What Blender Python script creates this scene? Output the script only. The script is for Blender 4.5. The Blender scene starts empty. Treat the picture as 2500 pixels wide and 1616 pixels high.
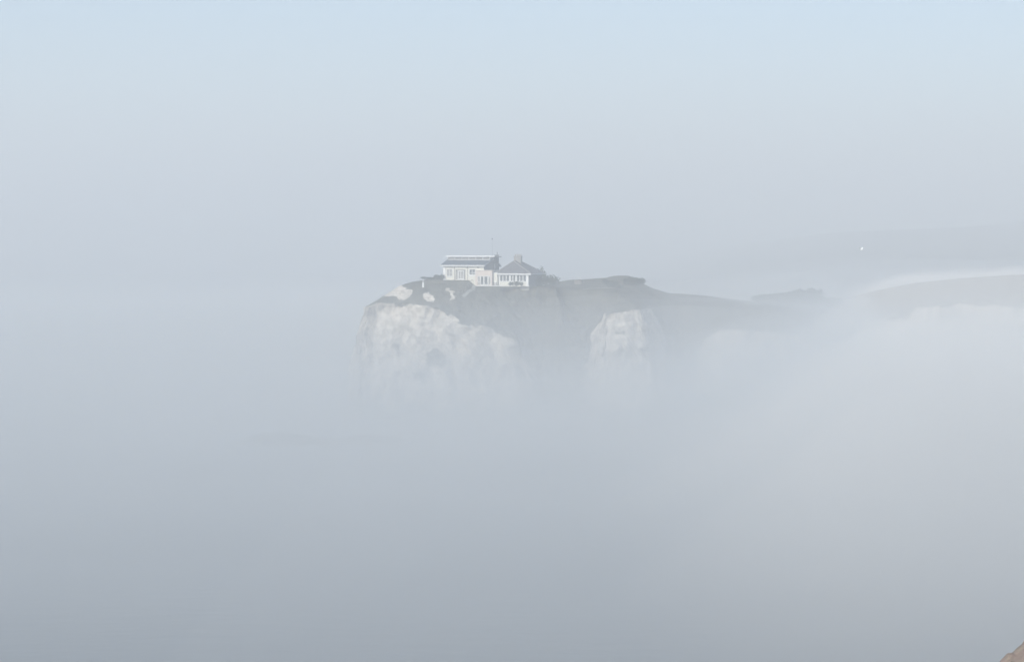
import bpy, bmesh, math, random
import numpy as np
from mathutils import Vector

# ------------------------------------------------------------------ camera, light, exposure
SC = bpy.context.scene
COL = SC.collection
R = math.radians
F = 5850.0            # focal length in photograph pixels (2500 wide)
CAM_H = 36.0
HOR = 600.0           # row of the horizon in the photograph

cam_d = bpy.data.cameras.new("camera")
cam_d.sensor_width = 36.0
cam_d.lens = 36.0 * F / 2500.0
cam_d.clip_start = 0.5
cam_d.clip_end = 20000
cam = bpy.data.objects.new("camera", cam_d)
COL.objects.link(cam)
TILT = math.atan((808 - HOR) / F)
cam.location = (0, 0, CAM_H)
cam.rotation_euler = (R(90) - TILT, 0, 0)
SC.camera = cam

SUN_EL, SUN_AZ = R(26), R(30)      # azimuth: degrees to the left of straight behind the camera
sdir = Vector((-math.sin(SUN_AZ) * math.cos(SUN_EL), -math.cos(SUN_AZ) * math.cos(SUN_EL), math.sin(SUN_EL)))
w = bpy.data.worlds.new("World")
SC.world = w
w.use_nodes = True
nt = w.node_tree
nt.nodes.clear()
sky = nt.nodes.new("ShaderNodeTexSky")
sky.sky_type = 'NISHITA'
sky.sun_disc = False
sky.sun_elevation = SUN_EL
sky.sun_rotation = math.atan2(sdir.x, sdir.y)
sky.air_density = 0.9
sky.dust_density = 0.3
sky.ozone_density = 4.0
bg = nt.nodes.new("ShaderNodeBackground")
bg.inputs[1].default_value = 0.11
out = nt.nodes.new("ShaderNodeOutputWorld")
tint = nt.nodes.new("ShaderNodeMix"); tint.data_type = 'RGBA'; tint.blend_type = 'MULTIPLY'; tint.inputs[0].default_value = 1
tint.inputs[7].default_value = (1.01, .995, .955, 1)
nt.links.new(sky.outputs[0], tint.inputs[6]); nt.links.new(tint.outputs[2], bg.inputs[0])
nt.links.new(bg.outputs[0], out.inputs[0])

sl = bpy.data.lights.new("sun", 'SUN')
sl.energy = 4.3
sl.angle = R(0.5)
sl.color = (1.0, 0.95, 0.835)
sun = bpy.data.objects.new("sun", sl)
sun.rotation_euler = sdir.to_track_quat('Z', 'Y').to_euler()
COL.objects.link(sun)

SC.view_settings.view_transform = 'Standard'
SC.view_settings.look = 'None'
SC.view_settings.gamma = 1
SC.view_settings.exposure = 0.40
SC.render.engine = 'CYCLES'
SC.cycles.volume_bounces = 3
SC.cycles.max_bounces = 6
SC.cycles.use_denoising = True

# ------------------------------------------------------------------ tagging helpers
def tag(o, label=None, cat=None, group=None, kind=None):
    if label: o["label"] = label
    if cat: o["category"] = cat
    if group: o["group"] = group
    if kind: o["kind"] = kind
    return o

def link(name, me, parent=None):
    o = bpy.data.objects.new(name, me)
    COL.objects.link(o)
    if parent is not None: o.parent = parent
    return o

def thing(name, label, cat, loc=(0, 0, 0), rz=0, group=None):
    o = bpy.data.objects.new(name, None)
    COL.objects.link(o)
    o.location = loc
    o.rotation_euler = (0, 0, rz)
    o.empty_display_size = 0.3
    return tag(o, label, cat, group)

class MB:
    """collects shapes, then builds one mesh object"""
    def __init__(s): s.v = []; s.f = []
    def quad(s, *p):
        n = len(s.v); s.v += [tuple(q) for q in p]; s.f.append(tuple(range(n, n + len(p))))
    def box(s, x0, x1, y0, y1, z0, z1):
        n = len(s.v)
        s.v += [(x0, y0, z0), (x1, y0, z0), (x1, y1, z0), (x0, y1, z0), (x0, y0, z1), (x1, y0, z1), (x1, y1, z1), (x0, y1, z1)]
        for q in ((0, 3, 2, 1), (4, 5, 6, 7), (0, 1, 5, 4), (1, 2, 6, 5), (2, 3, 7, 6), (3, 0, 4, 7)):
            s.f.append(tuple(n + i for i in q))
        return s
    def slab(s, pts, t):
        """polygon with thickness t straight down"""
        n = len(s.v); k = len(pts)
        s.v += [tuple(p) for p in pts] + [(p[0], p[1], p[2] - t) for p in pts]
        s.f.append(tuple(range(n, n + k)))
        s.f.append(tuple(reversed(range(n + k, n + 2 * k))))
        for i in range(k):
            j = (i + 1) % k
            s.f.append((n + i, n + k + i, n + k + j, n + j))
        return s
    def prism(s, poly, y0, y1):
        """(x,z) outline extruded in y"""
        n = len(s.v); k = len(poly)
        s.v += [(p[0], y0, p[1]) for p in poly] + [(p[0], y1, p[1]) for p in poly]
        s.f.append(tuple(range(n, n + k)))
        s.f.append(tuple(reversed(range(n + k, n + 2 * k))))
        for i in range(k):
            j = (i + 1) % k
            s.f.append((n + j, n + i, n + k + i, n + k + j))
        return s
    def tube(s, a, b, r0, r1=None, seg=8):
        r1 = r0 if r1 is None else r1
        a = Vector(a); b = Vector(b); d = (b - a).normalized()
        u = d.orthogonal().normalized(); v = d.cross(u)
        n = len(s.v)
        for c, r in ((a, r0), (b, r1)):
            for i in range(seg):
                t = 2 * math.pi * i / seg
                s.v.append(tuple(c + u * (r * math.cos(t)) + v * (r * math.sin(t))))
        for i in range(seg):
            j = (i + 1) % seg
            s.f.append((n + i, n + j, n + seg + j, n + seg + i))
        s.f.append(tuple(reversed(range(n, n + seg)))); s.f.append(tuple(range(n + seg, n + 2 * seg)))
        return s
    def build(s, name, mat, parent=None, bevel=0, smooth=False):
        me = bpy.data.meshes.new(name)
        me.from_pydata(s.v, [], s.f)
        bm = bmesh.new(); bm.from_mesh(me)
        bmesh.ops.recalc_face_normals(bm, faces=bm.faces)
        bm.to_mesh(me); bm.free()
        if smooth: me.polygons.foreach_set("use_smooth", [True] * len(me.polygons))
        me.materials.append(mat)
        o = link(name, me, parent)
        if bevel:
            m = o.modifiers.new("bevel", 'BEVEL'); m.width = bevel; m.segments = 2; m.limit_method = 'ANGLE'
        return o

# ------------------------------------------------------------------ materials
def mat(name, col, rough=0.8, noise=0.0, scale=3.0, col2=None, bump=0.0, spec=0.3, detail=5, stretch=(1, 1, 1), metal=0):
    m = bpy.data.materials.new(name)
    m.use_nodes = True
    t = m.node_tree; n = t.nodes; L = t.links
    b = n["Principled BSDF"]
    b.inputs["Base Color"].default_value = (*col, 1)
    b.inputs["Roughness"].default_value = rough
    b.inputs["Specular IOR Level"].default_value = spec
    b.inputs["Metallic"].default_value = metal
    if noise or bump:
        tc = n.new("ShaderNodeTexCoord"); mp = n.new("ShaderNodeMapping"); mp.inputs["Scale"].default_value = stretch
        tx = n.new("ShaderNodeTexNoise"); tx.inputs["Scale"].default_value = scale; tx.inputs["Detail"].default_value = detail
        L.new(tc.outputs["Object"], mp.inputs[0]); L.new(mp.outputs[0], tx.inputs["Vector"])
        if noise:
            c2 = col2 or tuple(c * (1 - noise) for c in col)
            rp = n.new("ShaderNodeValToRGB")
            rp.color_ramp.elements[0].position = 0.35; rp.color_ramp.elements[1].position = 0.65
            rp.color_ramp.elements[0].color = (*c2, 1); rp.color_ramp.elements[1].color = (*col, 1)
            L.new(tx.outputs["Fac"], rp.inputs[0]); L.new(rp.outputs[0], b.inputs["Base Color"])
        if bump:
            bp = n.new("ShaderNodeBump"); bp.inputs["Strength"].default_value = bump; bp.inputs["Distance"].default_value = 0.3
            L.new(tx.outputs["Fac"], bp.inputs["Height"]); L.new(bp.outputs[0], b.inputs["Normal"])
    return m

M = {}
M["white"] = mat("white_paint", (.86, .86, .85), .5, .12, 1.3)
M["cream"] = mat("cream_render", (.80, .78, .70), .85, .10, .9, bump=.15)
M["pink"] = mat("pink_render", (.70, .60, .54), .85, .10, .9, bump=.15)
M["slate"] = mat("slate_roof", (.06, .09, .13), .55, .35, 2.2, bump=.4, stretch=(1, 1, 4))
M["slate2"] = mat("tile_roof", (.135, .13, .14), .7, .35, 2.6, bump=.4, stretch=(1, 1, 4))
M["dark"] = mat("slate_hanging", (.07, .09, .115), .7, .3, 3, bump=.3)
M["glass"] = mat("window_glass", (.10, .11, .12), .08, .45, .7, spec=.6)
M["curtain"] = mat("curtained_glass", (.36, .35, .33), .3, .3, 1.1, spec=.5)
M["stone"] = mat("chimney_stone", (.36, .34, .32), .9, .45, 3.5, bump=.6)
M["brickdark"] = mat("chimney_dark", (.10, .105, .115), .9, .4, 3.5, bump=.6)
M["pot"] = mat("clay_pot", (.40, .34, .30), .8, .2, 6)
M["metal"] = mat("grey_metal", (.16, .17, .18), .5, .2, 6)
M["bark"] = mat("bark", (.09, .075, .06), .9, .3, 6, bump=.5)
M["leaf"] = mat("leaves", (.060, .085, .040), .7, .5, 1.5, col2=(.035, .05, .025))
M["hedge"] = mat("hedge_leaves", (.055, .075, .045), .7, .5, 1.5, col2=(.03, .042, .026))
M["timber"] = mat("weathered_timber", (.20, .18, .16), .9, .3, 5)
M["conc"] = mat("concrete", (.42, .41, .38), .9, .25, 1.6, bump=.2)
M["bracken"] = mat("dead_bracken", (.17, .12, .085), .9, .4, 3, col2=(.10, .10, .05))
M["gull"] = mat("gull_feathers", (.82, .82, .82), .7, .1, 8)
M["gullwing"] = mat("gull_wing_pale", (.86, .86, .86), .7, .1, 8)
M["rock"] = mat("wet_rock", (.06, .065, .06), .7, .5, .6, bump=.8)

# ------------------------------------------------------------------ numpy noise
def _hash(ix, iy, seed):
    h = (ix.astype(np.int64) * 374761393 + iy.astype(np.int64) * 668265263 + seed * 1274126177) & 0x7fffffff
    h = ((h ^ (h >> 13)) * 1103515245) & 0x7fffffff
    h = (h ^ (h >> 16)) & 0xffff
    return h / 65535.0
def vnoise(x, y, seed=0):
    ix = np.floor(x); iy = np.floor(y); fx = x - ix; fy = y - iy
    fx = fx * fx * (3 - 2 * fx); fy = fy * fy * (3 - 2 * fy)
    a = _hash(ix, iy, seed); b = _hash(ix + 1, iy, seed); c = _hash(ix, iy + 1, seed); d = _hash(ix + 1, iy + 1, seed)
    return (a * (1 - fx) + b * fx) * (1 - fy) + (c * (1 - fx) + d * fx) * fy
def fbm(x, y, seed=0, octv=4):
    s = 0; a = .5; t = 0
    for i in range(octv):
        s = s + a * vnoise(x * 2 ** i, y * 2 ** i, seed + i * 17); t += a; a *= .5
    return s / t * 2 - 1
def sm(a, b, x):
    t = np.clip((x - a) / (b - a), 0, 1); return t * t * (3 - 2 * t)

def grid_mesh(name, X, Y, Z, mats, smooth=True, attr=None):
    ny, nx = X.shape
    me = bpy.data.meshes.new(name)
    co = np.stack([X, Y, Z], -1).reshape(-1, 3).astype(np.float32)
    i = np.arange(ny * nx).reshape(ny, nx)
    f = np.stack([i[:-1, :-1], i[:-1, 1:], i[1:, 1:], i[1:, :-1]], -1).reshape(-1, 4)
    me.vertices.add(len(co)); me.vertices.foreach_set("co", co.ravel())
    me.loops.add(f.size); me.loops.foreach_set("vertex_index", f.ravel().astype(np.int32))
    me.polygons.add(len(f)); me.polygons.foreach_set("loop_start", np.arange(0, f.size, 4, dtype=np.int32))
    me.polygons.foreach_set("loop_total", np.full(len(f), 4, dtype=np.int32))
    me.polygons.foreach_set("use_smooth", np.full(len(f), smooth))
    me.update()
    if attr:
        for k, v in attr.items():
            a = me.attributes.new(k, 'FLOAT', 'POINT'); a.data.foreach_set("value", v.ravel().astype(np.float32))
    for m in mats: me.materials.append(m)
    return me

# ------------------------------------------------------------------ the sea
def water_mat():
    m = bpy.data.materials.new("sea_water"); m.use_nodes = True
    t = m.node_tree; n = t.nodes; L = t.links; b = n["Principled BSDF"]
    b.inputs["Base Color"].default_value = (.035, .06, .08, 1)
    b.inputs["Roughness"].default_value = .35
    b.inputs["IOR"].default_value = 1.33
    tc = n.new("ShaderNodeTexCoord"); mp = n.new("ShaderNodeMapping"); mp.inputs["Scale"].default_value = (.5, 1.0, 1)
    a = n.new("ShaderNodeTexNoise"); a.inputs["Scale"].default_value = .35; a.inputs["Detail"].default_value = 6
    bp = n.new("ShaderNodeBump"); bp.inputs["Strength"].default_value = .5; bp.inputs["Distance"].default_value = .4
    L.new(tc.outputs["Object"], mp.inputs[0]); L.new(mp.outputs[0], a.inputs["Vector"])
    L.new(a.outputs["Fac"], bp.inputs["Height"]); L.new(bp.outputs[0], b.inputs["Normal"])
    # slow patches of ruffled and smooth water
    c = n.new("ShaderNodeTexNoise"); c.inputs["Scale"].default_value = .012; c.inputs["Detail"].default_value = 3
    mr = n.new("ShaderNodeMapRange"); mr.inputs["To Min"].default_value = .22; mr.inputs["To Max"].default_value = .5
    L.new(mp.outputs[0], c.inputs["Vector"]); L.new(c.outputs["Fac"], mr.inputs[0]); L.new(mr.outputs[0], b.inputs["Roughness"])
    return m
me = MB(); me.quad((-6000, -600, 0), (6000, -600, 0), (6000, 9000, 0), (-6000, 9000, 0))
sea = me.build("sea", water_mat()); tag(sea, kind="structure")

# ------------------------------------------------------------------ the headland
COAST = np.array([(-16, 720), (-22, 640), (-27, 580), (-32, 540), (-35.5, 518), (-35, 506), (-30, 500), (-22, 498.5), (-12, 498), (-5, 500),
                  (-1, 501), (3, 503.5), (8, 505), (12, 505), (16, 504), (18.6, 501.2), (24, 500), (30, 503), (33, 510),
                  (36, 522), (40, 526), (44, 523), (48, 518), (58, 520), (68, 527), (76, 536), (79, 548), (81, 566), (83.5, 572),
                  (86, 566), (94, 565), (96, 560), (104, 559), (108, 563), (112, 562), (118, 558), (124, 560), (140, 558), (170, 555), (230, 540), (330, 520), (330, 1400), (-16, 1400)], float)

def sdist(px, py, poly):
    """signed distance, + inside"""
    d = np.full(px.shape, 1e9); inside = np.zeros(px.shape, bool)
    n = len(poly)
    for i in range(n):
        ax, ay = poly[i]; bx, by = poly[(i + 1) % n]
        ex, ey = bx - ax, by - ay
        t = np.clip(((px - ax) * ex + (py - ay) * ey) / (ex * ex + ey * ey), 0, 1)
        d = np.minimum(d, np.hypot(px - ax - t * ex, py - ay - t * ey))
        c = ((ay > py) != (by > py)) & (px < (bx - ax) * (py - ay) / (by - ay + 1e-12) + ax)
        inside ^= c
    return np.where(inside, d, -d)

def ip(x, tab):
    a = np.array(tab, float); return np.interp(x, a[:, 0], a[:, 1])
CT = [(-40, 21), (-33, 22.5), (-28, 23.8), (-20, 23.6), (-15, 23.0), (-12, 20.0), (-5, 18.0), (0, 15), (4, 9), (10, 8), (15.5, 10), (17.5, 17), (19.5, 21.6), (25, 22.6), (30, 22.4),
      (33, 17), (38, 12), (43, 15), (46, 18), (56, 17.5), (70, 15), (76, 11), (83, 10), (85, 18.3), (94.5, 18.7), (96, 21.8), (140, 22.3), (330, 25)]
HP = [(-40, 22), (-34, 22.6), (-30, 25.0), (-27, 27.3), (-24, 28.3), (-20, 28.9), (-16, 29.3), (-10.5, 28.9), (-9.4, 28.5), (-7.4, 26.95), (8, 26.8), (14, 27.0), (22, 27.3), (27, 27.4), (30, 26.4), (33, 25.0), (38, 23.5),
      (46, 23.2), (60, 22.6), (75, 20.8), (84, 19.2), (90, 20.0), (100, 22.6), (112, 24.6), (130, 26.6), (200, 30), (330, 34)]
def terrain(x, y):
    wx = x + 1.5 * fbm(x / 7, y / 7, 3); wy = y + 1.5 * fbm(x / 7 + 9, y / 7, 5)
    d = sdist(wx, wy, COAST)
    d = d + .22 * fbm(x / 2.6, y / 9, 11, 5) + 1.5 * fbm(x / 9, y / 20, 12, 3)
    hc = ip(wx, CT) + 0.7 * fbm(x / 4, y / 4, 21)
    hp = ip(x, HP) + 0.25 * fbm(x / 8, y / 8, 33)
    xx = x
    wc = 3.6 + (xx > 60) * 1.0
    run = np.interp(x, [-14, -6, 12, 18], [9.0, 6.6, 6.6, 8.5])
    he = hp - 0.6
    # cliff, apron and plateau
    t1 = np.clip(d / wc, 0, 1)
    z = hc * (0.10 * sm(0, .12, t1) + 0.90 * t1 ** 0.85)
    s = np.clip((d - wc) / run, 0, 1)
    z = np.where(d > wc, hc + (he - hc) * (1 - (1 - s) ** 1.6), z)
    z = z + np.where(d > wc, .30 * fbm(x / 2.2, y / 2.2, 41, 5) * (1 - .75 * sm(.7, 1, s)), 0)
    z = z + sm(wc + run - 2, wc + run + 26, d) * (0.4 + 1.2 * sm(6, 14, x) * (1 - sm(40, 60, x)))
    # the rear of the plateau falls away inland
    back = np.clip((y - ip(x, [(-40, 545), (0, 560), (30, 575), (60, 590), (90, 640), (120, 700), (330, 760)])) / 160, 0, 1)
    z = z - (z - 14) * (back ** 1.2) * .8
    # dark wooded knoll behind the second cove
    k = np.exp(-(((x - 74) / 9.5) ** 2 + ((y - 606) / 20) ** 2))
    z = z + 1.2 * k + .6 * np.exp(-(((x - 84) / 6.0) ** 2 + ((y - 600) / 18) ** 2))
    # low mound at the right end of the top
    z = z + 1.0 * np.exp(-(((x - 26) / 4.0) ** 4 + ((y - 545) / 14) ** 4))
    # level platform cut for the buildings
    f = sm(-19, -17, x) * (1 - sm(9, 13, x)) * sm(509.2, 510.6, y) * (1 - sm(534, 544, y))
    plat = ip(x, [(-18, 28.62), (-9.3, 28.58), (-7.8, 27.3), (12, 27.22)])
    z = z * (1 - f) + plat * f
    shore = -.45 + 1.5 * fbm(x / 2.5, y / 2.0, 77, 4) * sm(-11, -1, d) + .5 * sm(-6, 0, d)
    z = np.where(d < 0, np.maximum(-3, np.where(d > -12, shore, -3)), np.maximum(z, shore * (d < 3)))
    return z, d, hc

def blob(x, z, cx, cz, rx, rz):
    x = x + 1.3 * fbm(x / 1.6, z / 1.6, 91); z = z + .9 * fbm(x / 1.3 + 5, z / 1.3, 92)
    return 1 - sm(.75, 1.1, np.sqrt(((x - cx) / rx) ** 2 + ((z - cz) / rz) ** 2))

def land_mat(name, chalk=(.88, .80, .70), chalk2=(.60, .545, .47), grass=(.088, .088, .066), grass2=(.17, .157, .118), attr=True):
    m = bpy.data.materials.new(name); m.use_nodes = True
    t = m.node_tree; n = t.nodes; L = t.links; b = n["Principled BSDF"]
    b.inputs["Roughness"].default_value = .95; b.inputs["Specular IOR Level"].default_value = .1
    tc = n.new("ShaderNodeTexCoord")
    def noise(scale, st=(1, 1, 1), det=6):
        mp = n.new("ShaderNodeMapping"); mp.inputs["Scale"].default_value = st
        x = n.new("ShaderNodeTexNoise"); x.inputs["Scale"].default_value = scale; x.inputs["Detail"].default_value = det; x.inputs["Roughness"].default_value = .65
        L.new(tc.outputs["Object"], mp.inputs[0]); L.new(mp.outputs[0], x.inputs["Vector"]); return x
    def ramp(src, p0, c0, p1, c1):
        r = n.new("ShaderNodeValToRGB"); e = r.color_ramp.elements
        e[0].position = p0; e[0].color = (*c0, 1); e[1].position = p1; e[1].color = (*c1, 1)
        L.new(src, r.inputs[0]); return r
    cn = noise(.5, (1, 1, .9)); cr = ramp(cn.outputs["Fac"], .36, chalk2, .56, chalk)
    # thin dark flint bands and clefts in the chalk
    fl = noise(1.1, (.12, .12, 2.2), 3); fr = ramp(fl.outputs["Fac"], .60, (1, 1, 1), .70, (.62, .60, .56))
    mx = n.new("ShaderNodeMix"); mx.data_type = 'RGBA'; mx.blend_type = 'MULTIPLY'; mx.inputs[0].default_value = .8
    L.new(cr.outputs[0], mx.inputs[6]); L.new(fr.outputs[0], mx.inputs[7])
    ck = noise(.6, (1, 1, .75), 5); kr = n.new("ShaderNodeValToRGB"); e = kr.color_ramp.elements
    e[0].position = .45; e[0].color = (1, 1, 1, 1); e[1].position = .53; e[1].color = (1, 1, 1, 1); q_ = kr.color_ramp.elements.new(.49); q_.color = (.45, .43, .38, 1)
    L.new(ck.outputs["Fac"], kr.inputs[0])
    m2 = n.new("ShaderNodeMix"); m2.data_type = 'RGBA'; m2.blend_type = 'MULTIPLY'; m2.inputs[0].default_value = .85
    L.new(mx.outputs[2], m2.inputs[6]); L.new(kr.outputs[0], m2.inputs[7]); mx = m2
    gn = noise(.35); gr = ramp(gn.outputs["Fac"], .38, grass, .64, grass2)
    gm = n.new("ShaderNodeMix"); gm.data_type = 'RGBA'
    at = n.new("ShaderNodeAttribute"); at.attribute_name = "chalk"
    en = noise(1.3); ad = n.new("ShaderNodeMath"); ad.operation = 'ADD'
    sb = n.new("ShaderNodeMath"); sb.operation = 'MULTIPLY_ADD'; sb.inputs[1].default_value = .7; sb.inputs[2].default_value = -.35
    L.new(en.outputs["Fac"], sb.inputs[0]); L.new(at.outputs["Fac"], ad.inputs[0]); L.new(sb.outputs[0], ad.inputs[1])
    mr = n.new("ShaderNodeMapRange"); mr.inputs["From Min"].default_value = .42; mr.inputs["From Max"].default_value = .58
    L.new(ad.outputs[0], mr.inputs[0])
    L.new(mr.outputs[0], gm.inputs[0]); L.new(gr.outputs[0], gm.inputs[6]); L.new(mx.outputs[2], gm.inputs[7])
    L.new(gm.outputs[2], b.inputs["Base Color"])
    bp = n.new("ShaderNodeBump"); bp.inputs["Strength"].default_value = .8; bp.inputs["Distance"].default_value = .9
    bn = noise(.8, (1, 1, 1.2), 8)
    L.new(bn.outputs["Fac"], bp.inputs["Height"]); L.new(bp.outputs[0], b.inputs["Normal"])
    return m
LAND = land_mat("chalk_and_turf")

gx = np.concatenate([np.arange(-46, 60, .36), np.arange(60, 150, .7), np.arange(150, 335, 3.0)])
gy = np.concatenate([np.arange(488, 494, .42), np.arange(494, 512, .13), np.arange(512, 530, .24), np.arange(530, 575, .4), np.arange(575, 620, 1.0), np.arange(620, 900, 5.0)])
X, Y = np.meshgrid(gx, gy)
Z, D, HC = terrain(X, Y)
# chalk shows on the steep faces; gullies are overgrown
gyz = np.gradient(Z, gy, axis=0); gxz = np.gradient(Z, gx, axis=1)
steep = np.hypot(gyz, gxz)
ch = sm(1.5, 2.6, steep) * (Z < HC + 1.0)
gul = np.exp(-((X - 9.3) / 6.0) ** 2) + np.exp(-((X - 37.5) / 4.0) ** 2) * sm(2, 9, Z)
ch = ch * (1 - np.clip(gul * 1.15, 0, 1))
for cx, cz, rx, rz, s in ((-25.2, 26.4, 2.7, 1.3, 1), (-22.6, 25.6, 1.6, 1.4, .95), (-17.2, 25.0, 1.4, 1.3, .62), (-13.3, 26.9, .9, .55, .62), (-12.8, 26.0, .3, .8, .7), (-12.5, 25.0, .5, .6, .85)):
    ch = np.maximum(ch, s * blob(X, Z, cx, cz, rx, rz) * (Y < 535))
for cx, cz, rx, rz, s in ((-15.5, 12.5, 2.6, 2.2, .8), (-19.5, 9.0, 1.6, 1.4, .7), (-24, 15, .9, 2.0, .5), (-30.5, 17, .8, 2.5, .5), (23, 17.5, 1.6, .8, .6), (28, 13, 1.2, 2.2, .6), (56, 8, 3, 1.5, .6)):
    ch = ch * (1 - s * blob(X, Z, cx, cz, rx, rz))
ch = ch * (1 - .75 * (1 - sm(.0, 1.6, Z - 2.2 - 2.6 * fbm(X / 5, Y / 5, 88, 3))))
# rugged faces: push the steep vertices about in plan
amp = sm(1.2, 3, steep)
X2 = X + amp * 1.0 * fbm(Z / 2.2 + X / 5, Y / 4 + Z / 9, 61, 4)
Y2 = Y + amp * 2.8 * fbm(X / 3.4 + Z / 5, Z / 3.0, 62, 5) + amp * .7 * fbm(X / 6 + Z / 3, Z / 1.2, 63, 3) + amp * .9 * fbm(X / 1.1, Z / 1.0, 65, 3) + amp * 1.6 * np.abs(fbm(X / 6 - Z / 14, Z / 9, 64, 3))
o = link("headland", grid_mesh("headland", X2, Y2, Z, [LAND], attr={"chalk": ch}))
tag(o, kind="structure")

def ground(x, y):
    z, _, _ = terrain(np.array([[float(x)]]), np.array([[float(y)]])); return float(z[0, 0])
def at(u, v, d):
    """world point at depth d seen at photograph pixel (u, v)"""
    return Vector(((u - 1250) / F * d, d, CAM_H - (v - HOR) / F * d))

# ------------------------------------------------------------------ the downs behind
hx = np.linspace(30, 1500, 220); hy = np.linspace(900, 3000, 140)
X, Y = np.meshgrid(hx, hy)
ridge = ip(X / 2000 * F, [(440, 6), (520, 20), (600, 30), (650, 36), (750, 43), (850, 47.6), (1050, 50.5), (1250, 53.5), (1700, 70), (2400, 104), (3200, 118), (6000, 118)])
Z = ridge * sm(900, 2000, Y) - 2 * (1 - sm(900, 1000, Y)) + 1.0 * fbm(X / 50, Y / 90, 5) - 8 * sm(2100, 3000, Y)
ch = np.zeros_like(Z)
o = link("hills", grid_mesh("hills", X, Y, Z, [LAND], attr={"chalk": ch})); tag(o, kind="structure")

# ------------------------------------------------------------------ near slope in the lower right corner
fx = np.linspace(2, 60, 260); fy = np.linspace(70, 135, 260)
X, Y = np.meshgrid(fx, fy)
t = X - 23.3
Z = 16.9 + .95 * np.clip(t, -30, 9) + .35 * np.clip(t - 9, 0, 40) + .9 * fbm(X / 2.0, Y / 2.0, 9, 5) + .5 * fbm(X / .6, Y / .8, 19, 3)
Z = np.where(Y > 111, Z - 2.2 * (Y - 111), Z) + np.where(Y < 95, .05 * (95 - Y), 0)
Z = np.maximum(Z, -2.5)
NEAR = land_mat("bracken_slope", grass=(.40, .26, .22), grass2=(.30, .27, .19))
ch = .2 + 0 * t
o = link("slope", grid_mesh("slope", X, Y, Z, [NEAR], attr={"chalk": ch})); tag(o, kind="structure")

# ------------------------------------------------------------------ buildings
TH = R(18); CT_, ST_ = math.cos(TH), math.sin(TH)
YF = 518.0; K = F / YF
def zz(v): return CAM_H - (v - HOR) / K
class Plan:
    """local frame of a building whose front left corner stands at photo column u0"""
    def __init__(s, u0, vbase, y=YF):
        s.u0 = u0; s.k = F / y; s.zb = CAM_H - (vbase - HOR) / s.k; s.y = y
        s.loc = ((u0 - 1250) / s.k, y, s.zb)
    def x(s, u, Y=0): return ((u - s.u0) / s.k - Y * ST_) / CT_
    def z(s, v): return (CAM_H - (v - HOR) / s.k) - s.zb

def window(root, P, u0, u1, v0, v1, Y, nx=1, bars=(), glass="glass", fw=.09, sill=True, name="window", cross=None):
    """a window standing in the wall plane Y: frame with a pane and a sill below it"""
    x0, x1, z1, z0 = P.x(u0, Y), P.x(u1, Y), P.z(v0), P.z(v1)
    f = MB()
    f.box(x0, x1, Y - .07, Y + .05, z0, z0 + fw); f.box(x0, x1, Y - .07, Y + .05, z1 - fw, z1)
    f.box(x0, x0 + fw, Y - .068, Y + .05, z0 + fw, z1 - fw); f.box(x1 - fw, x1, Y - .068, Y + .05, z0 + fw, z1 - fw)
    for k in range(1, nx):
        c = x0 + (x1 - x0) * k / nx
        f.box(c - fw * .45, c + fw * .45, Y - .06, Y + .04, z0 + fw, z1 - fw)
    if cross is not None:
        c = z0 + (z1 - z0) * cross
        for k in range(nx):
            a = x0 + (x1 - x0) * k / nx; b_ = x0 + (x1 - x0) * (k + 1) / nx
            f.box(a + fw, b_ - fw, Y - .05, Y + .03, c - .025, c + .025)
    fr = f.build(name, M["white"], root)
    g = MB(); g.box(x0 + fw * .5, x1 - fw * .5, Y - .01, Y + .012, z0 + fw * .5, z1 - fw * .5); g.build("pane", M[glass], fr)
    if sill:
        s_ = MB(); s_.box(x0 - .06, x1 + .06, Y - .16, Y + .02, z0 - .09, z0 - .004); s_.build("sill", M["white"], fr)
    return fr

def wall_with_holes(mb, x0, x1, y0, y1, z0, z1, holes):
    """front wall (thickness y0..y1) with rectangular openings (xa, xb, za, zb) that do not overlap in x"""
    cur = x0
    for xa, xb, za, zb in sorted(holes):
        if xa > cur: mb.box(cur, xa, y0, y1, z0, z1)
        if za > z0: mb.box(xa, xb, y0, y1, z0, za)
        if zb < z1: mb.box(xa, xb, y0, y1, zb, z1)
        cur = xb
    if cur < x1: mb.box(cur, x1, y0, y1, z0, z1)

# --- left house: long clerestory, gabled slate roof, flat-roofed extension
P = Plan(1083, 685)
H1 = thing("clerestory_house", "cream house with a long white-edged clerestory above its slate roof and a pink flat-roofed extension", "house", P.loc, -TH)
ev = P.z(650.3); W1 = P.x(1182)
DEP = 10.3
def PX(u, Y=0): return P.x(u, Y)
holes = [(PX(1090), PX(1105), P.z(675), P.z(656)), (PX(1112.5), PX(1137), P.z(682.5), P.z(658)), (PX(1146), PX(1161), P.z(671.3), P.z(656.5))]
wl = MB(); wall_with_holes(wl, 0, W1, 0, .25, -2.2, ev, holes)
wl.box(0, .25, .25, DEP - .25, -2.2, ev); wl.box(W1 - .25, W1, .25, DEP - .25, -2.2, ev); wl.box(0, W1, DEP - .25, DEP, -2.2, ev)
wl.build("wall", M["cream"], H1)
rid_y = 6.0; rz = P.z(628); oe = .55
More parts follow.
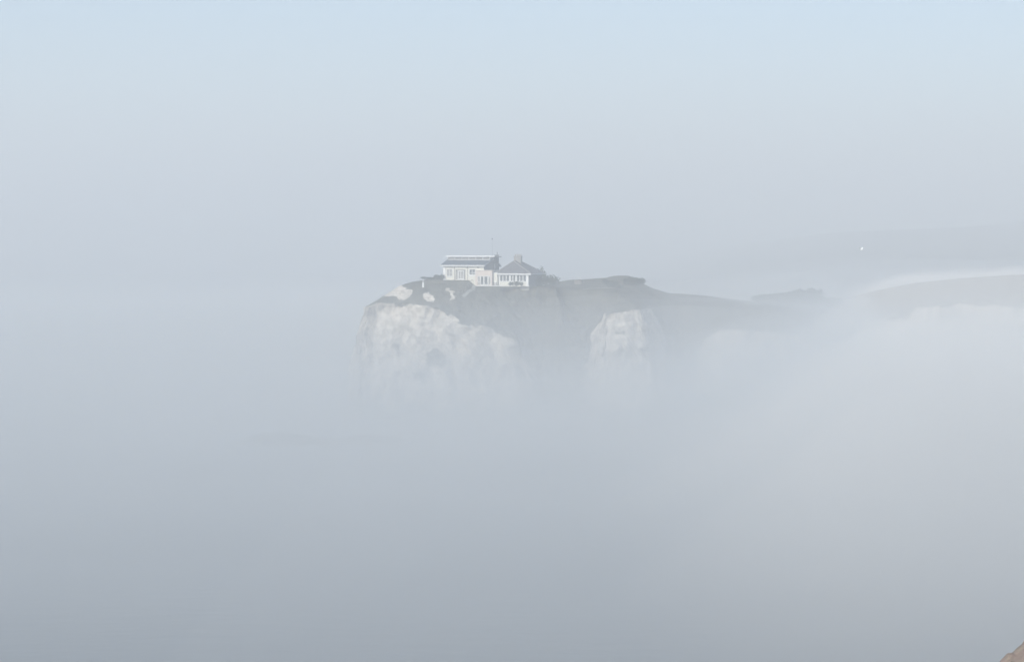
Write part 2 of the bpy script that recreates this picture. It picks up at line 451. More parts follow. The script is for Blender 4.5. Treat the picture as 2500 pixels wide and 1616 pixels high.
# dark slate-hung gable ends
for xa, xb in ((W1 - .22, W1 + .04), (-.04, .22)):
    g = MB(); n = 0
    pts = [(.05, ev + .002), (rid_y, rz - .12), (DEP - .05, ev + .002)]
    if xa > 1: pts = [(.05, P.z(660)), (.05, ev + .05), (rid_y, rz - .12), (DEP - .05, ev + .002), (DEP - .05, P.z(660))]
    g.v += [(xa, p[0], p[1]) for p in pts] + [(xb, p[0], p[1]) for p in pts]
    k = len(pts); g.f.append(tuple(range(n, n + k))); g.f.append(tuple(range(n + k, n + 2 * k)))
    for i in range(k):
        j = (i + 1) % k; g.f.append((n + i, n + j, n + k + j, n + k + i))
    g.build("gable", M["dark"], H1)
# roof planes
xl, xr = -.55, W1 + .35
def pitch(y): return ev + .22 + (rz - ev - .22) * (y + oe) / (rid_y + oe)
roof = MB()
roof.slab([(xl, -oe, pitch(-oe)), (xr, -oe, pitch(-oe)), (xr, rid_y, rz), (xl, rid_y, rz)], .14)
roof.slab([(xl, rid_y + .002, rz), (xr, rid_y + .002, rz), (xr, DEP + oe, ev - .05), (xl, DEP + oe, ev - .05)], .14)
rf = roof.build("roof", M["slate"], H1)
b = MB()
b.box(xl, xr, -oe - .1, -oe - .002, ev + .0, ev + .27)
fa = b.build("fascia", M["white"], H1)
b = MB(); b.tube((xl, -oe - .16, ev + .22), (xr, -oe - .16, ev + .22), .07); b.build("gutter", M["white"], H1)
BG = mat("pale_verge", (.42, .48, .52), .7)
for xe in (xl - .05, xr + .005):
    b = MB()
    for (ya, za, yb, zb) in ((-oe, pitch(-oe), rid_y, rz), (rid_y, rz, DEP + oe, ev - .05)):
        n = len(b.v)
        b.v += [(xe, ya, za + .03), (xe + .045, ya, za + .03), (xe + .045, yb, zb + .03), (xe, yb, zb + .03),
                (xe, ya, za - .09), (xe + .045, ya, za - .09), (xe + .045, yb, zb - .09), (xe, yb, zb - .09)]
        for q in ((0, 1, 2, 3), (7, 6, 5, 4), (0, 4, 5, 1), (1, 5, 6, 2), (2, 6, 7, 3), (3, 7, 4, 0)): b.f.append(tuple(n + i for i in q))
    b.build("bargeboard", BG, H1)
# clerestory
cy = 3.4
cx0, cx1 = P.x(1093, cy), P.x(1196, cy)
cz0, cz1 = pitch(cy) - .1, P.z(627)
cl = MB(); cl.box(cx0, cx1, cy, cy + .1, cz0, cz0 + .28); cl.box(cx0, cx0 + .15, cy + .1, rid_y + 1.2, cz0, cz1); cl.box(cx1 - .15, cx1, cy + .1, rid_y + 1.2, cz0, cz1)
cl.box(cx0, cx1, rid_y + 1.2, rid_y + 1.35, rz - .5, cz1)
C1 = cl.build("clerestory", mat("clerestory_panel", (.42, .43, .45), .6, .2, 2), H1)
n_w = 6
for k in range(n_w):
    a = cx0 + (cx1 - cx0) * k / n_w + .06; c = cx0 + (cx1 - cx0) * (k + 1) / n_w - .06
    gl = MB(); gl.box(a, c, cy + .02, cy + .05, cz0 + .30, cz1 - .02); gl.build("pane", M["curtain"], C1)
for k in range(n_w + 1):
    c = cx0 + (cx1 - cx0) * k / n_w
    st = MB(); st.box(c - .045, c + .045, cy - .04, cy + .03, cz0 + .28, cz1)
    st.prism([(c - .03, cz1 - .38), (c + .03, cz1 - .38), (c + .30, cz1 - .01), (c + .20, cz1 - .01)], cy - .38, cy - .30)
    st.build("strut", M["white"], C1)
ft = MB(); ft.box(P.x(1088, 2.9), P.x(1208, 2.9), 2.82, 2.9, P.z(627.3), P.z(624.6))
ft.build("eaves_board", mat("bright_white_board", (.86, .87, .88), .4), C1)
ft = MB(); ft.slab([(P.x(1088, 2.9), 2.902, P.z(624.8)), (P.x(1208, 2.9), 2.902, P.z(624.8)), (P.x(1208, 2.9), rid_y + 1.6, P.z(626.4)), (P.x(1088, 2.9), rid_y + 1.6, P.z(626.4))], .16)
ft.build("upper_roof", M["metal"], C1)
# chimney at the gable
ch_ = MB(); chx = P.x(1207.6, 7.2)
ch_.box(chx, chx + .72, 7.0, 7.8, rz - 1.2, P.z(624)); ch_.box(chx - .07, chx + .79, 6.93, 7.87, P.z(624) + .002, P.z(622.6))
CH = ch_.build("chimney", M["brickdark"], H1)
for k, (dx, hh, mm) in enumerate(((.2, .42, "white"), (.5, .62, "metal"))):
    p = MB(); p.tube((chx + dx, 7.4, P.z(622.6)), (chx + dx, 7.4, P.z(622.6) + hh), .12, .09); p.build("chimney_pot", M[mm], CH)
# pipe on the gable wall
p = MB(); p.tube((W1 + .12, 7.0, P.z(657)), (W1 + .12, 7.0, P.z(644.5)), .085); p.build("flue_pipe", M["white"], H1)
# mast with small vane
ma = MB(); mx_, my_ = P.x(1201.5, 6.2), 6.2
ma.tube((mx_, my_, rz - .2), (mx_, my_, P.z(585)), .022, .012, 6)
MA = ma.build("mast", M["metal"], H1)
va = MB(); va.prism([(mx_ - .13, P.z(584.6)), (mx_ + .02, P.z(585)), (mx_ + .12, P.z(584.2)), (mx_ + .09, P.z(582.3)), (mx_, P.z(581.4)), (mx_ - .09, P.z(582.4))], my_ - .05, my_ + .05)
va.build("wind_vane", M["dark"], MA)
# front openings
b = MB(); b.box(-.06, P.x(1088), -.14, -.002, -1.2, ev - .01); b.build("pilaster", M["white"], H1)
for ua, ub in ((1109, 1110.8), (1141.5, 1143)):
    b = MB(); b.box(P.x(ua), P.x(ub), -.1, -.002, -.6, ev - .03); b.build("downpipe", M["conc"], H1)
window(H1, P, 1090, 1105, 656, 675, .05, 2, glass="curtain", cross=.45)
rc = MB(); rc.box(P.x(1112.5), P.x(1137), .22, .32, P.z(682.5), P.z(658)); rc.build("recess_panel", M["curtain"], H1)
dr = window(H1, P, 1118.5, 1132.5, 660.5, 681.8, .05, 2, fw=.14, glass="curtain", sill=False, name="french_door")
s_ = MB(); s_.box(P.x(1117), P.x(1134), -.25, .02, P.z(683.4), P.z(682)); s_.build("step", M["white"], dr)
window(H1, P, 1146, 1161, 656.5, 671.3, .05, 2, glass="glass", cross=.3)
b = MB(); b.box(P.x(1144.5), P.x(1163, -.4), -.12, -.002, P.z(673.5), P.z(671.8)); b.build("string_course", M["white"], H1)
# blinds box / lamp brackets under the eaves
for u in (1140, 1166):
    b = MB(); b.box(P.x(u), P.x(u + 3), -.25, -.004, P.z(654), P.z(651.5)); b.build("wall_lamp", M["metal"], H1)
# extension
ey = -.7; ex0, ex1 = P.x(1161, ey), P.x(1201.5, ey)
ez1, ez0 = P.z(660.8), P.z(696.5)
hl = [(P.x(1166.5, ey), P.x(1199, ey), P.z(695.5), P.z(673.2))]
e = MB(); wall_with_holes(e, ex0, ex1, ey, ey + .25, ez0 - .8, ez1, hl)
e.box(ex0, ex0 + .25, ey + .25, -.01, ez0 - .8, ez1); e.box(ex1 - .25, ex1, ey + .25, -.01 + 2, ez0 - .8, ez1)
EX = e.build("extension", M["pink"], H1)
c = MB(); c.box(ex0 - .08, ex1 + .1, ey - .1, 1.8, ez1 + .002, ez1 + .14); c.build("flat_roof", mat("pale_coping", (.68, .62, .56), .8, .1, 2), EX)
for (ua, ub, gname, bot) in ((1166.5, 1173.5, "curtain", 688), (1173.5, 1182, "glass", 695), (1182, 1192, "glass", 695), (1192, 1199, "curtain", 695)):
    window(EX, P, ua, ub, 673.4, bot, ey + .1, 1, glass=gname, sill=False, fw=.11)
c = MB(); c.box(P.x(1166.8, ey), P.x(1173.3, ey), ey + .05, ey + .2, P.z(695.5), P.z(688.2)); c.build("panel", M["conc"], EX)
c = MB(); c.box(P.x(1177, ey), P.x(1192, ey), ey - .35, ey - .003, P.z(696), P.z(693.4)); c.build("door_step", M["white"], EX)
c = MB(); c.box(P.x(1156.5, -.6), P.x(1161.5, -.6), -.6, -.13, P.z(666.4), P.z(664.8)); c.build("canopy", M["white"], H1)

# --- right bungalow: tiled hipped roof, band of windows
Q = Plan(1218, 696.5, 514.9)
H2 = thing("hipped_bungalow", "cream bungalow with a tiled hipped roof, stone chimney and a band of white-framed windows", "house", Q.loc, -TH)
ev2 = Q.z(669.5); W2 = Q.x(1290); DEP2 = 10.0
ws = [(1220.5, 1228), (1228, 1236), (1236, 1244), (1246.5, 1252.3), (1252.3, 1259), (1261.5, 1269), (1269, 1277), (1277, 1285)]
wz0, wz1 = Q.z(687), Q.z(671.3)
wl = MB(); wall_with_holes(wl, 0, W2, 0, .25, -1.4, ev2, [(Q.x(a), Q.x(b_), wz0, wz1) for a, b_ in ws])
wl.box(0, .25, .25, DEP2, -1.4, ev2)
b = MB(); b.box(W2 - .25, W2, .252, DEP2, -1.4, ev2); b.build("side_wall", mat("shaded_render", (.22, .24, .26), .9, .2, 1.2), H2); pass; wl.box(.25, W2 - .252, DEP2 - .25, DEP2, -1.4, ev2)  # cream side wall given a dark grey colour, its shade painted in
wl.build("wall", M["cream"], H2)
for a, b_ in ws: window(H2, Q, a, b_, 671.3, 687, .04, 1, fw=.085, sill=False)
s_ = MB(); s_.box(-.05, W2 + .05, -.14, -.003, wz0 - .12, wz0 - .005); s_.build("sill", M["white"], H2)
for u0, u1 in ((1218, 1220.4), (1244.2, 1246.3), (1259.2, 1261.3), (1285.2, 1290.3)):
    s_ = MB(); s_.box(Q.x(u0), Q.x(u1), -.1, -.002, -.2, ev2 - .01); s_.build("pilaster", M["white"], H2)
# roof
A = (Q.x(1207.5, -.45), -.45, Q.z(667.3)); B = (Q.x(1295.5, -.45), -.45, Q.z(667.3))
Cc = (Q.x(1330, DEP2 + .4), DEP2 + .4, Q.z(667.3)); Dd = (A[0], DEP2 + .4, Q.z(667.3))
E1 = (Q.x(1254, 2.6), 2.6, Q.z(637)); E2 = (Q.x(1277, 8.2), 8.2, Q.z(641))
r = MB(); r.slab([A, B, E1], .1); r.slab([B, Cc, E2, E1], .1); r.slab([Cc, Dd, E2], .1); r.slab([Dd, A, E1, E2], .1)
RF = r.build("roof", M["slate2"], H2)
r = MB(); r.tube(B, E1, .10); r.tube(A, E1, .08); r.tube(E1, E2, .10); r.tube(E2, Cc, .09)
r.build("ridge_tiles", mat("ridge_tile", (.30, .28, .27), .8, .2, 4), RF)
b = MB(); b.box(A[0], B[0], A[1] - .08, A[1] - .002, Q.z(670.3), Q.z(667.6)); b.box(B[0] + .002, B[0] + .07, A[1], Cc[1], Q.z(670), Q.z(667.8)); b.build("fascia", M["white"], H2)
b = MB(); b.box(A[0] + .05, B[0] - .02, A[1], -.002, Q.z(670.4) - .05, Q.z(670.4)); b.build("soffit", M["white"], H2)
b = MB(); b.tube((Q.x(1311, 7), 7, Q.z(655.8)), (Q.x(1324, 10.3), 10.3, Q.z(665.5)), .12); b.build("flashing", mat("lead_flashing", (.5, .53, .56), .5), RF)
# chimney
qx = Q.x(1255.5, 4.6); qx1 = Q.x(1273, 4.6)
c = MB(); c.box(qx, qx1 - .05, 4.3, 5.4, Q.z(645), Q.z(627.5)); c.box(qx - .07, qx1 + .02, 4.23, 5.47, Q.z(627.5) + .002, Q.z(626)); c.box(qx - .02, qx1 - .03, 4.28, 5.42, Q.z(626) + .002, Q.z(625.2))
CH2 = c.build("chimney", M["stone"], H2)
for k in range(4):
    px_ = qx + .18 + (qx1 - qx - .36) * k / 3
    p = MB(); p.tube((px_, 4.85, Q.z(625.2)), (px_, 4.85, Q.z(621.9) + .05 * (k % 2)), .13, .10, 10); p.tube((px_, 4.85, Q.z(621.9) + .05 * (k % 2) + .002), (px_, 4.85, Q.z(621.0) + .05 * (k % 2)), .16, .14, 10)
    p.build("chimney_pot", M["pot"], CH2)
# low link wall to the left of the windows
c = MB(); c.box(Q.x(1202, -.6), -.15, -.6, -.35, -1.2, Q.z(665.5)); c.box(-.4, -.15, -.35, .2, -1.2, Q.z(665.5)); c.box(Q.x(1202, -.6), Q.x(1202, -.6) + .25, -.35, 4, -1.2, Q.z(665.5))
LK = c.build("link_wall", M["cream"], H2)
c = MB(); c.slab([(Q.x(1201.5, -.7), -.7, Q.z(664.6)), (-.1, -.7, Q.z(666.2)), (-.15, 4, Q.z(667.0)), (Q.x(1201.5, .4), 4, Q.z(663.5))], .12); c.build("lean_to_roof", M["white"], LK)
c = MB(); c.box(-.75, -.3, -.95, -.605, -.4, Q.z(687.5)); c.build("meter_box", M["white"], H2)

# --- terrace wall and its white handrail in front of the bungalow
T = thing("terrace_wall", "low grey terrace wall with a white capping below the bungalow windows", "wall", Q.loc, -TH)
ty = -1.7
tx0, tx1 = Q.x(1163, ty), Q.x(1291, ty)
b = MB(); b.box(tx0, tx1, ty, ty + .3, -1.0, Q.z(698.6)); b.build("wall", M["conc"], T)
b = MB(); b.box(tx0 - .05, Q.x(1231, ty), ty - .06, ty + .36, Q.z(698.6) + .002, Q.z(697.2)); b.box(Q.x(1272, ty), tx1 + .05, ty - .06, ty + .36, Q.z(698.6) + .002, Q.z(697.2)); b.build("capping", M["white"], T)
RL = thing("terrace_railing", "short metal railing on the terrace beside the pink extension", "railing", Q.loc, -TH)
b = MB(); ry = -1.2
b.tube((Q.x(1200, ry), ry, Q.z(690.5)), (Q.x(1213, ry), ry, Q.z(690.5)), .03); b.build("handrail", M["timber"], RL)
for k in range(6):
    u = 1200.5 + 12 * k / 5
    b = MB(); b.tube((Q.x(u, ry), ry, Q.z(698.5)), (Q.x(u, ry), ry, Q.z(690.4)), .025); b.build("post", M["timber"], RL)

# ------------------------------------------------------------------ plants
def leafy(name, centres, mtl, parent, n, size, seed):
    rnd = random.Random(seed); mb = MB()
    for (cx, cy_, cz, rx, ry_, rz_) in centres:
        for _ in range(n):
            while True:
                p = Vector((rnd.uniform(-1, 1), rnd.uniform(-1, 1), rnd.uniform(-1, 1)))
                if .25 < p.length < 1: break
            p = p * (1 + .18 * math.sin(p.x * 9 + p.z * 7 + seed))
            c = Vector((cx + p.x * rx, cy_ + p.y * ry_, cz + p.z * rz_))
            d = Vector((rnd.gauss(0, 1), rnd.gauss(0, 1), rnd.gauss(0, 1))).normalized(); e = d.orthogonal().normalized()
            s = size * rnd.uniform(.6, 1.4)
            mb.quad(c - d * s, c - e * s * .5, c + d * s, c + e * s * .5)
    me = bpy.data.meshes.new(name); me.from_pydata(mb.v, [], mb.f); me.materials.append(mtl)
    return link(name, me, parent)

def bush(name, label, cat, x, y, w_, d_, h, seed, lobes=5, mtl="hedge", leaf=.14, n=260, group=None, trunkh=.25, zoff=0):
    z = ground(x, y) + zoff
    r = thing(name, label, cat, (x, y, z), 0, group)
    rnd = random.Random(seed); cs = []
    for k in range(lobes):
        cx = (k / max(1, lobes - 1) - .5) * w_ * .75 if lobes > 1 else 0
        hh = h * rnd.uniform(.7, 1.0)
        cs.append((cx, rnd.uniform(-.2, .2) * d_, trunkh + (hh - trunkh) * .5, w_ / lobes * rnd.uniform(.8, 1.15), d_ * .5, (hh - trunkh) * .55))
    leafy("crown", cs, M[mtl], r, n, leaf, seed)
    t_ = MB()
    for k in range(max(2, lobes // 2)):
        a = rnd.uniform(-.2, .2) * w_
        t_.tube((a * .4, 0, -.2), (a, 0, h * .6), .07, .025, 6)
        for j in range(3):
            t_.tube((a * .8, 0, h * .35), (a + rnd.uniform(-.4, .4) * w_ * .5, rnd.uniform(-.3, .3), h * rnd.uniform(.6, .9)), .03, .01, 5)
    t_.build("trunk", M["bark"], r)
    return r

def gxy(u, y): return (u - 1250) / F * y
bush("garden_tree", "wind-bent tree showing over the end of the bungalow roof", "tree", gxy(1322, 536), 536, 1.7, 1.4, 4.6, 3, 3, "leaf", .16, 200, trunkh=1.6)
bush("shrub", "low shrub sloping down to the lawn right of the tree by the bungalow", "shrub", gxy(1346, 535), 535, 3.4, 1.5, 2.3, 5, 4, n=240, zoff=-.2)
bush("hedge", "dark hedge at the foot of the bungalow's shaded side wall", "hedge", gxy(1322, 518.5), 518.5, 6.4, 2.0, 2.9, 7, 7, n=380, zoff=-.1)
bush("shrub", "shrub growing against the bungalow windows on the terrace", "shrub", gxy(1259, 510.6), 510.6, 2.8, .9, 1.15, 9, 4, n=130, zoff=0)
bush("shrub", "dark rounded shrub on the open grass right of the bungalow", "shrub", gxy(1496, 519), 519, 1.9, 1.3, 1.8, 11, 3, n=260)
bush("shrub", "small low shrub touching the dark rounded one on the grass", "shrub", gxy(1511, 518.5), 518.5, 1.3, 1.0, .8, 12, 2, n=160)
bush("thicket", "dark thicket over the right end of the headland top", "thicket", gxy(1548, 532), 532, 4.6, 3.0, 1.9, 14, 6, n=420)
bush("shrub", "bush on the crest at the left end of the headland fence", "shrub", gxy(1483, 534), 534, 1.5, 1, 1.3, 15, 2, n=160)
bush("shrub", "scrubby bush on the slope left of the cream house wall", "shrub", gxy(1073, 518), 518, 1.8, 1.4, 1.3, 17, 3, n=200)
bush("shrub", "low windswept bush on the skyline between white post and house", "shrub", gxy(1045, 516), 516, 2.6, 1.4, .8, 19, 4, n=160)
for k, (u, y, w_, h, lab) in enumerate(((1925, 598, 8, 2.4, "left round tree clump on the misty knoll before the far cliffs"),
                                   (1965, 603, 9, 3.4, "highest round tree clump on top of the misty knoll"),
                                   (2015, 598, 8, 2.3, "round tree clump on the right shoulder of the misty knoll"),
                                   (2068, 590, 9, 1.9, "lowest tree clump at the right foot of the misty knoll"),
                                   (1880, 596, 8, 1.8, "small tree clump at the far left foot of the misty knoll"))):
    bush("tree_clump", lab, "trees", gxy(u, y), y, w_, 5, h, 30 + k, 5, "leaf", .35, 320, group="tree clumps on the misty knoll")

# ------------------------------------------------------------------ fence on the crest
FN = thing("fence", "thin post and rail fence along the headland crest right of the houses", "fence", (gxy(1488, 532), 532, ground(gxy(1505, 532), 532)), 0)
n_p = 7; x1_ = gxy(1532, 532) - gxy(1488, 532)
for k in range(n_p):
    b = MB(); xk = x1_ * k / (n_p - 1); b.box(xk - .05, xk + .05, -.05, .05, -.5, .95); b.build("post", M["timber"], FN)
for z_ in (.42, .82):
    b = MB(); b.box(-.05, x1_ + .05, -.085, -.052, z_, z_ + .09); b.build("rail", M["timber"], FN)

# white marker post on the left shoulder
for k, (u, y, w_, h, lab) in enumerate(((2462, 108, 1.3, .55, "lowest bracken clump on the brown edge in the near corner"), (2492, 107, 1.2, .8, "taller bracken clump on the brown edge in the near corner"))):
    x_ = gxy(u, y); Bk = thing("bracken_clump", lab, "bracken", (x_, y, 16.9 + .95 * (x_ - 23.3) + .3), 0, "bracken clumps on the near slope")
    leafy("fronds", [(-w_ * .2, 0, h * .35, w_ * .4, .5, h * .5), (w_ * .25, .1, h * .3, w_ * .35, .5, h * .4)], M["bracken"], Bk, 420, .06, 50 + k)
    b = MB()
    for j in range(9): b.tube((-.4 * w_ + .1 * w_ * j, 0, -.1), (-.45 * w_ + .11 * w_ * j, 0, h * (.7 + .3 * ((j * 7) % 3) / 3)), .012, .005, 5)
    b.build("stems", M["bracken"], Bk)
px_ = gxy(1033, 506); pz = CAM_H - (693 - HOR) / F * 506
PO = thing("marker_post", "white marker post with a square block foot on the grass left of the houses", "post", (px_, 506, pz), 0)
b = MB(); b.tube((0, 0, .25), (0, 0, 1.05), .07, .05); b.build("shaft", M["white"], PO)
b = MB(); b.box(-.17, .17, -.15, .15, -.8, .3); b.build("foot", M["white"], PO, bevel=.03)
b = MB(); b.tube((0, 0, 1.0), (0, 0, 1.12), .09, .03); b.build("cap", M["white"], PO)

# small white shelter roof by the lawn
sx = gxy(1412, 520)
SH = thing("garden_shelter", "small shelter with a pale sloping roof on the grass right of the bungalow", "shelter", (sx, 520, CAM_H - (683 - HOR) / F * 520 - .4), -.25)
b = MB(); b.slab([(-.9, -.5, .75), (.25, -.5, .85), (.25, .6, .85), (-.9, .6, .75)], .06); b.slab([(.252, -.5, .85), (.95, -.5, .42), (.95, .6, .42), (.252, .6, .85)], .06); b.build("roof", M["white"], SH)
b = MB(); b.box(-.8, .75, -.4, .5, -.6, .36); b.build("wall", M["timber"], SH)

# steps and path cut in the bank below the houses
def ribbon(name, pts, wd, mtl, label, cat, lift=.05, thick=.12, kind=None):
    v = []; f = []
    n = len(pts)
    for i, (x, y) in enumerate(pts):
        a = Vector(pts[max(0, i - 1)]); c = Vector(pts[min(n - 1, i + 1)]); t = (c - a).normalized(); nrm = Vector((-t.y, t.x)) * wd * .5
        for s in (1, -1):
            q = (x + nrm.x * s, y + nrm.y * s); z = ground(*q) + lift
            v += [(q[0], q[1], z), (q[0], q[1], z - thick - lift)]
    for i in range(n - 1):
        a = 4 * i; b_ = 4 * (i + 1)
        f += [(a, b_, b_ + 2, a + 2), (a, a + 1, b_ + 1, b_), (a + 2, b_ + 2, b_ + 3, a + 3), (a + 1, a + 3, b_ + 3, b_ + 1)]
    f += [(0, 2, 3, 1), (4 * n - 4, 4 * n - 3, 4 * n - 1, 4 * n - 2)]
    me = bpy.data.meshes.new(name); me.from_pydata(v, [], f); me.materials.append(mtl)
    return tag(link(name, me), label, cat, kind=kind)
def line(a, b_, n=14, bend=0):
    a = Vector(a); b_ = Vector(b_); t = b_ - a; nn = Vector((-t.y, t.x)).normalized()
    return [tuple(a + t * (i / n) + nn * bend * math.sin(math.pi * i / n)) for i in range(n + 1)]
PATHM = mat("worn_chalk_path", (.42, .41, .37), .95, .3, 1.2, bump=.3)
ribbon("path", line((-7.4, 512.6), (-10.4, 505.5), 16, .4), .55, PATHM, None, None, kind="structure")
ribbon("path", line((29.5, 506.5), (33.6, 520), 20, -1.5), .5, PATHM, None, None, kind="structure")
ribbon("path", line((15.5, 519.0), (22.4, 519.6), 16, .3), .7, PATHM, None, None, kind="structure")
# handrail beside the descending path
HR = thing("step_railing", "sloping railing beside the path that drops from the terrace", "railing", (0, 0, 0))
pts = line((-8.2, 512.2), (-11.2, 505.5), 6, .4)
tops = []
for x, y in pts:
    z = ground(x, y); tops.append((x, y, z + .85)); b = MB(); b.tube((x, y, z - .2), (x, y, z + .86), .03); b.build("post", M["conc"], HR)
b = MB()
for a, c in zip(tops[:-1], tops[1:]): b.tube(a, c, .04)
b.build("handrail", M["conc"], HR)

# ------------------------------------------------------------------ rocks at the foot of the point
def rock(x, y, sx_, sy_, sz_, seed, label):
    bm = bmesh.new(); bmesh.ops.create_icosphere(bm, subdivisions=4, radius=1)
    P0 = np.array([v.co[:] for v in bm.verts]); nn = fbm(P0[:, 0] * 2 + seed, P0[:, 1] * 2 + P0[:, 2] * 1.7, seed, 4)
    for v, q in zip(bm.verts, nn):
        v.co *= 1 + .45 * q; v.co.x *= sx_; v.co.y *= sy_; v.co.z *= sz_
    me = bpy.data.meshes.new("reef_rock"); bm.to_mesh(me); bm.free(); me.materials.append(M["rock"])
    me.polygons.foreach_set("use_smooth", [True] * len(me.polygons))
    o = link("reef_rock", me); o.location = (x, y, -.1); return tag(o, label, "rock", "reef rocks off the headland")
rock(gxy(690, 436), 436, 8.5, 5, 1.9, 1, "leftmost long low rock in the misty water off the headland")
rock(gxy(800, 444), 444, 3.5, 3, .6, 2, "small low rock in the water between two longer ones")
rock(gxy(900, 438), 438, 6.5, 4, 1.4, 3, "long dark low rock in the water below the chalk face")
rock(gxy(1000, 455), 455, 3.0, 2, .6, 4, "rightmost small rock in the water off the chalk face")

# ------------------------------------------------------------------ gulls
def gull(u, v, d, span, up, yaw, label):
    p = at(u, v, d)
    r = thing("gull", label, "gull", p, yaw, "gulls in flight")
    bm = bmesh.new(); bmesh.ops.create_uvsphere(bm, u_segments=12, v_segments=8, radius=1)
    for v_ in bm.verts:
        x, y, z = v_.co; k = 1 - .55 * max(0, -y) ** 1.5
        v_.co = (x * .075 * k, y * .26, z * .075 * k)
        if y > .75: v_.co.z += .01
    me = bpy.data.meshes.new("body"); bm.to_mesh(me); bm.free(); me.materials.append(M["gull"]); me.polygons.foreach_set("use_smooth", [True] * len(me.polygons)); link("body", me, r)
    for s in (-1, 1):
        h = span / 2; w1 = MB()
        a = [(0.05 * s, .12, .03), (h * .45 * s, .16, .03 + up * .5), (h * s, -.06, .03 + up * .35)]
        b_ = [(0.05 * s, -.12, .02), (h * .45 * s, -.05, .02 + up * .5), (h * s, -.10, .03 + up * .35)]
        for i in range(2): w1.slab([a[i], a[i + 1], b_[i + 1], b_[i]], .02)
        w1.build("wing", M["gullwing"], r)
    b = MB(); b.slab([(-.03, -.22, .01), (.03, -.22, .01), (.08, -.38, .01), (-.08, -.38, .01)], .015); b.build("tail", M["gull"], r)
    b = MB(); b.tube((0, .24, 0), (0, .33, -.01), .02, .006, 6); b.build("beak", M["pot"], r)
gull(2102, 610, 300, 1.3, .6, .6, "white gull flying before the far downs")
gull(1869, 754, 400, 1.3, -.55, .2, "gull with drooping wings in a chevron, over the misty slope")
gull(1828, 743, 410, 1.5, .05, .1, "gull gliding level just left of the chevron-winged one")
gull(1707, 1127, 330, .8, .1, 1.2, "small pale gull low over the water")

# ------------------------------------------------------------------ haze and low sea mist
def vol_mat(name, col, dens, aniso=0.0):
    m = bpy.data.materials.new(name); m.use_nodes = True
    t = m.node_tree; t.nodes.clear()
    v = t.nodes.new("ShaderNodeVolumePrincipled"); o_ = t.nodes.new("ShaderNodeOutputMaterial")
    v.inputs["Color"].default_value = (*col, 1); v.inputs["Density"].default_value = dens; v.inputs["Anisotropy"].default_value = aniso
    t.links.new(v.outputs[0], o_.inputs["Volume"]); return m
hz = MB(); hz.box(-6100, 6100, -700, 9100, -5, 130)
o = hz.build("haze", vol_mat("haze_air", (.955, .98, 1.0), .0017)); tag(o, kind="stuff")

mx = np.concatenate([np.arange(-900, -200, 25.), np.arange(-200, 300, 5.), np.arange(300, 1200, 25.)])
my = np.concatenate([np.arange(90, 900, 6.), np.arange(900, 1300, 25.)])
X, Y = np.meshgrid(mx, my)
base = ip(Y, [(90, 1), (150, 8.5), (211, 14), (250, 16.2), (300, 16), (350, 16.2), (400, 17.2), (450, 20.0), (500, 24.6), (520, 24.6), (600, 23), (700, 20), (1000, 13), (1290, 4)])
xs = X * 500 / Y
right = sm(5, 95, xs) * ip(Y, [(120, 0), (211, 6), (260, 10), (320, 12), (400, 9), (470, 3), (520, 0)]) + sm(30, 60, xs) * ip(Y, [(560, 0), (650, 1), (720, 2), (900, 5), (1000, 6), (1290, 4)]) + sm(36, 75, xs) * ip(Y, [(380, 0), (450, 0), (700, 0)]) - sm(66, 84, xs) * ip(Y, [(340, 0), (430, 9), (600, 11), (700, 4), (800, 0)])
ht = base + right + np.clip(base / 20, .1, 1) * 3.6 * fbm(X / 60, Y / 80, 71, 3) + 1.0 * fbm(X / 18, Y / 25, 72, 3)
ht = ht * sm(0, 60, Y - 90) * sm(0, 200, X + 900) * sm(0, 200, 1200 - X) * sm(0, 200, 1290 - Y)
ht = np.maximum(ht, .5)
ny, nx = X.shape
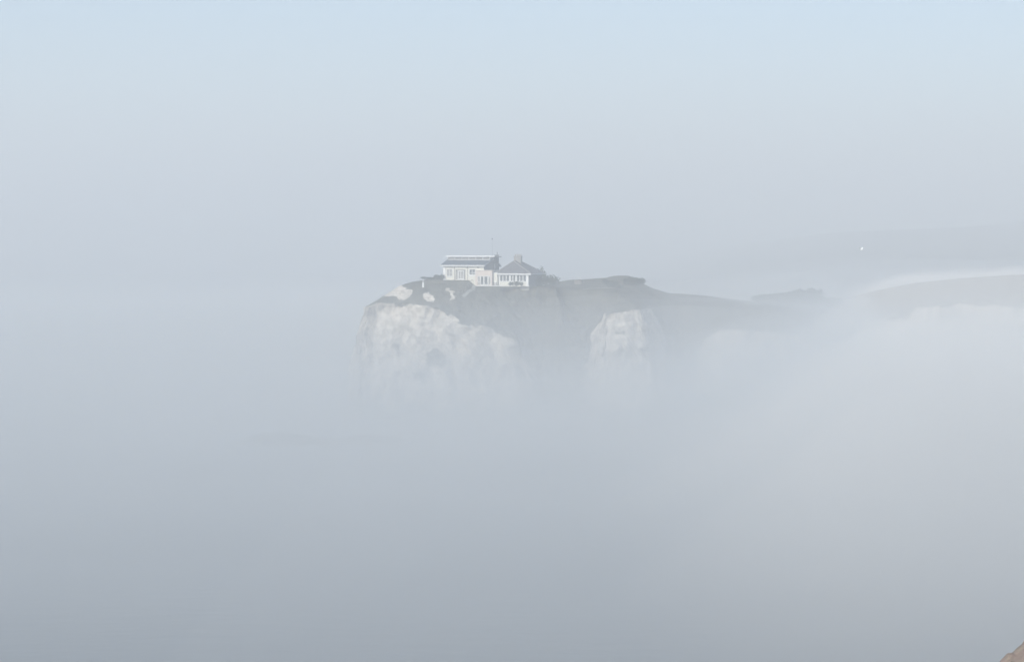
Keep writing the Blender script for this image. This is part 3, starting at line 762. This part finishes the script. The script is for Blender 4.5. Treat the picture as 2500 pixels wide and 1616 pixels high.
def closed_grid(name, X, Y, T, B, m):
    ny, nx = X.shape
    me = grid_mesh(name, X, Y, T, [m])
    bm = bmesh.new(); bm.from_mesh(me)
    geo = bmesh.ops.extrude_edge_only(bm, edges=[e for e in bm.edges if e.is_boundary])
    nv = [g for g in geo['geom'] if isinstance(g, bmesh.types.BMVert)]
    for v in nv: v.co.z = B
    bmesh.ops.holes_fill(bm, edges=[e for e in bm.edges if e.is_boundary], sides=0)
    bmesh.ops.recalc_face_normals(bm, faces=bm.faces)
    bm.to_mesh(me); bm.free(); return link(name, me)
veil = np.maximum(1.2, ht + .7 + (2.2 + 1.6 * fbm(X / 45, Y / 60, 75, 3)) * sm(200, 420, Y) * (1 - sm(900, 1200, Y)))
MISTM = vol_mat("sea_mist", (.96, .988, 1.0), .0028)
for k, off in enumerate((-2.0, -.6, .9, 2.6)):
    layer = np.maximum(.4 + .35 * k, ht + off * sm(150, 350, Y) + .4 * k + (k * 2.4) * sm(30, 80, xs) * sm(620, 900, Y) * (1 - sm(1100, 1280, Y)) + (1.9 + .3 * k) * fbm(X / (26 + 9 * k), Y / (40 + 12 * k), 75 + k, 4) * sm(160, 420, Y) * (1 - sm(1000, 1250, Y)))
    tag(closed_grid("mist", X + .3 * k, Y + .3 * k, layer, -2.0 - .2 * k, MISTM), kind="stuff")
# a brighter bank of mist drifting in from the right
bx, by = np.meshgrid(np.arange(-30, 330, 4.), np.arange(150, 580, 5.))
bs = bx * 500 / by
sh_ = ip(by, [(300, 0), (440, 3)])
veil_ = sm(34, 82, bs + 14 * fbm(bx / 30, by / 40, 97, 4)) * sm(330, 420, by) * (1 - sm(480, 556, by)) * (1 - sm(290, 325, bx))
veil_ = np.maximum(.5, veil_ * (31.5 + 2.0 * fbm(bx / 35, by / 50, 98, 4)))
tag(closed_grid("mist", bx + .7, by, veil_, -3.5, vol_mat("bright_veil", (1.0, .96, .93), .0050, -.4)), kind="stuff")
core = sm(10, 84, bs - sh_ + 14 * fbm(bx / 30, by / 40, 95, 4)) * sm(160, 300, by) * (1 - sm(400, 500, by)) * (1 - sm(290, 325, bx))
top = np.maximum(.7, core * (ip(by, [(150, 12), (211, 21), (260, 24), (320, 25), (400, 23), (450, 18), (500, 10), (545, 25), (575, 18)]) + 3.5 * fbm(bx / 35, by / 50, 96, 4)))
tag(closed_grid("mist", bx, by, top, -3.2, vol_mat("bright_mist", (1.0, .925, .86), .0050, -.5)), kind="stuff")
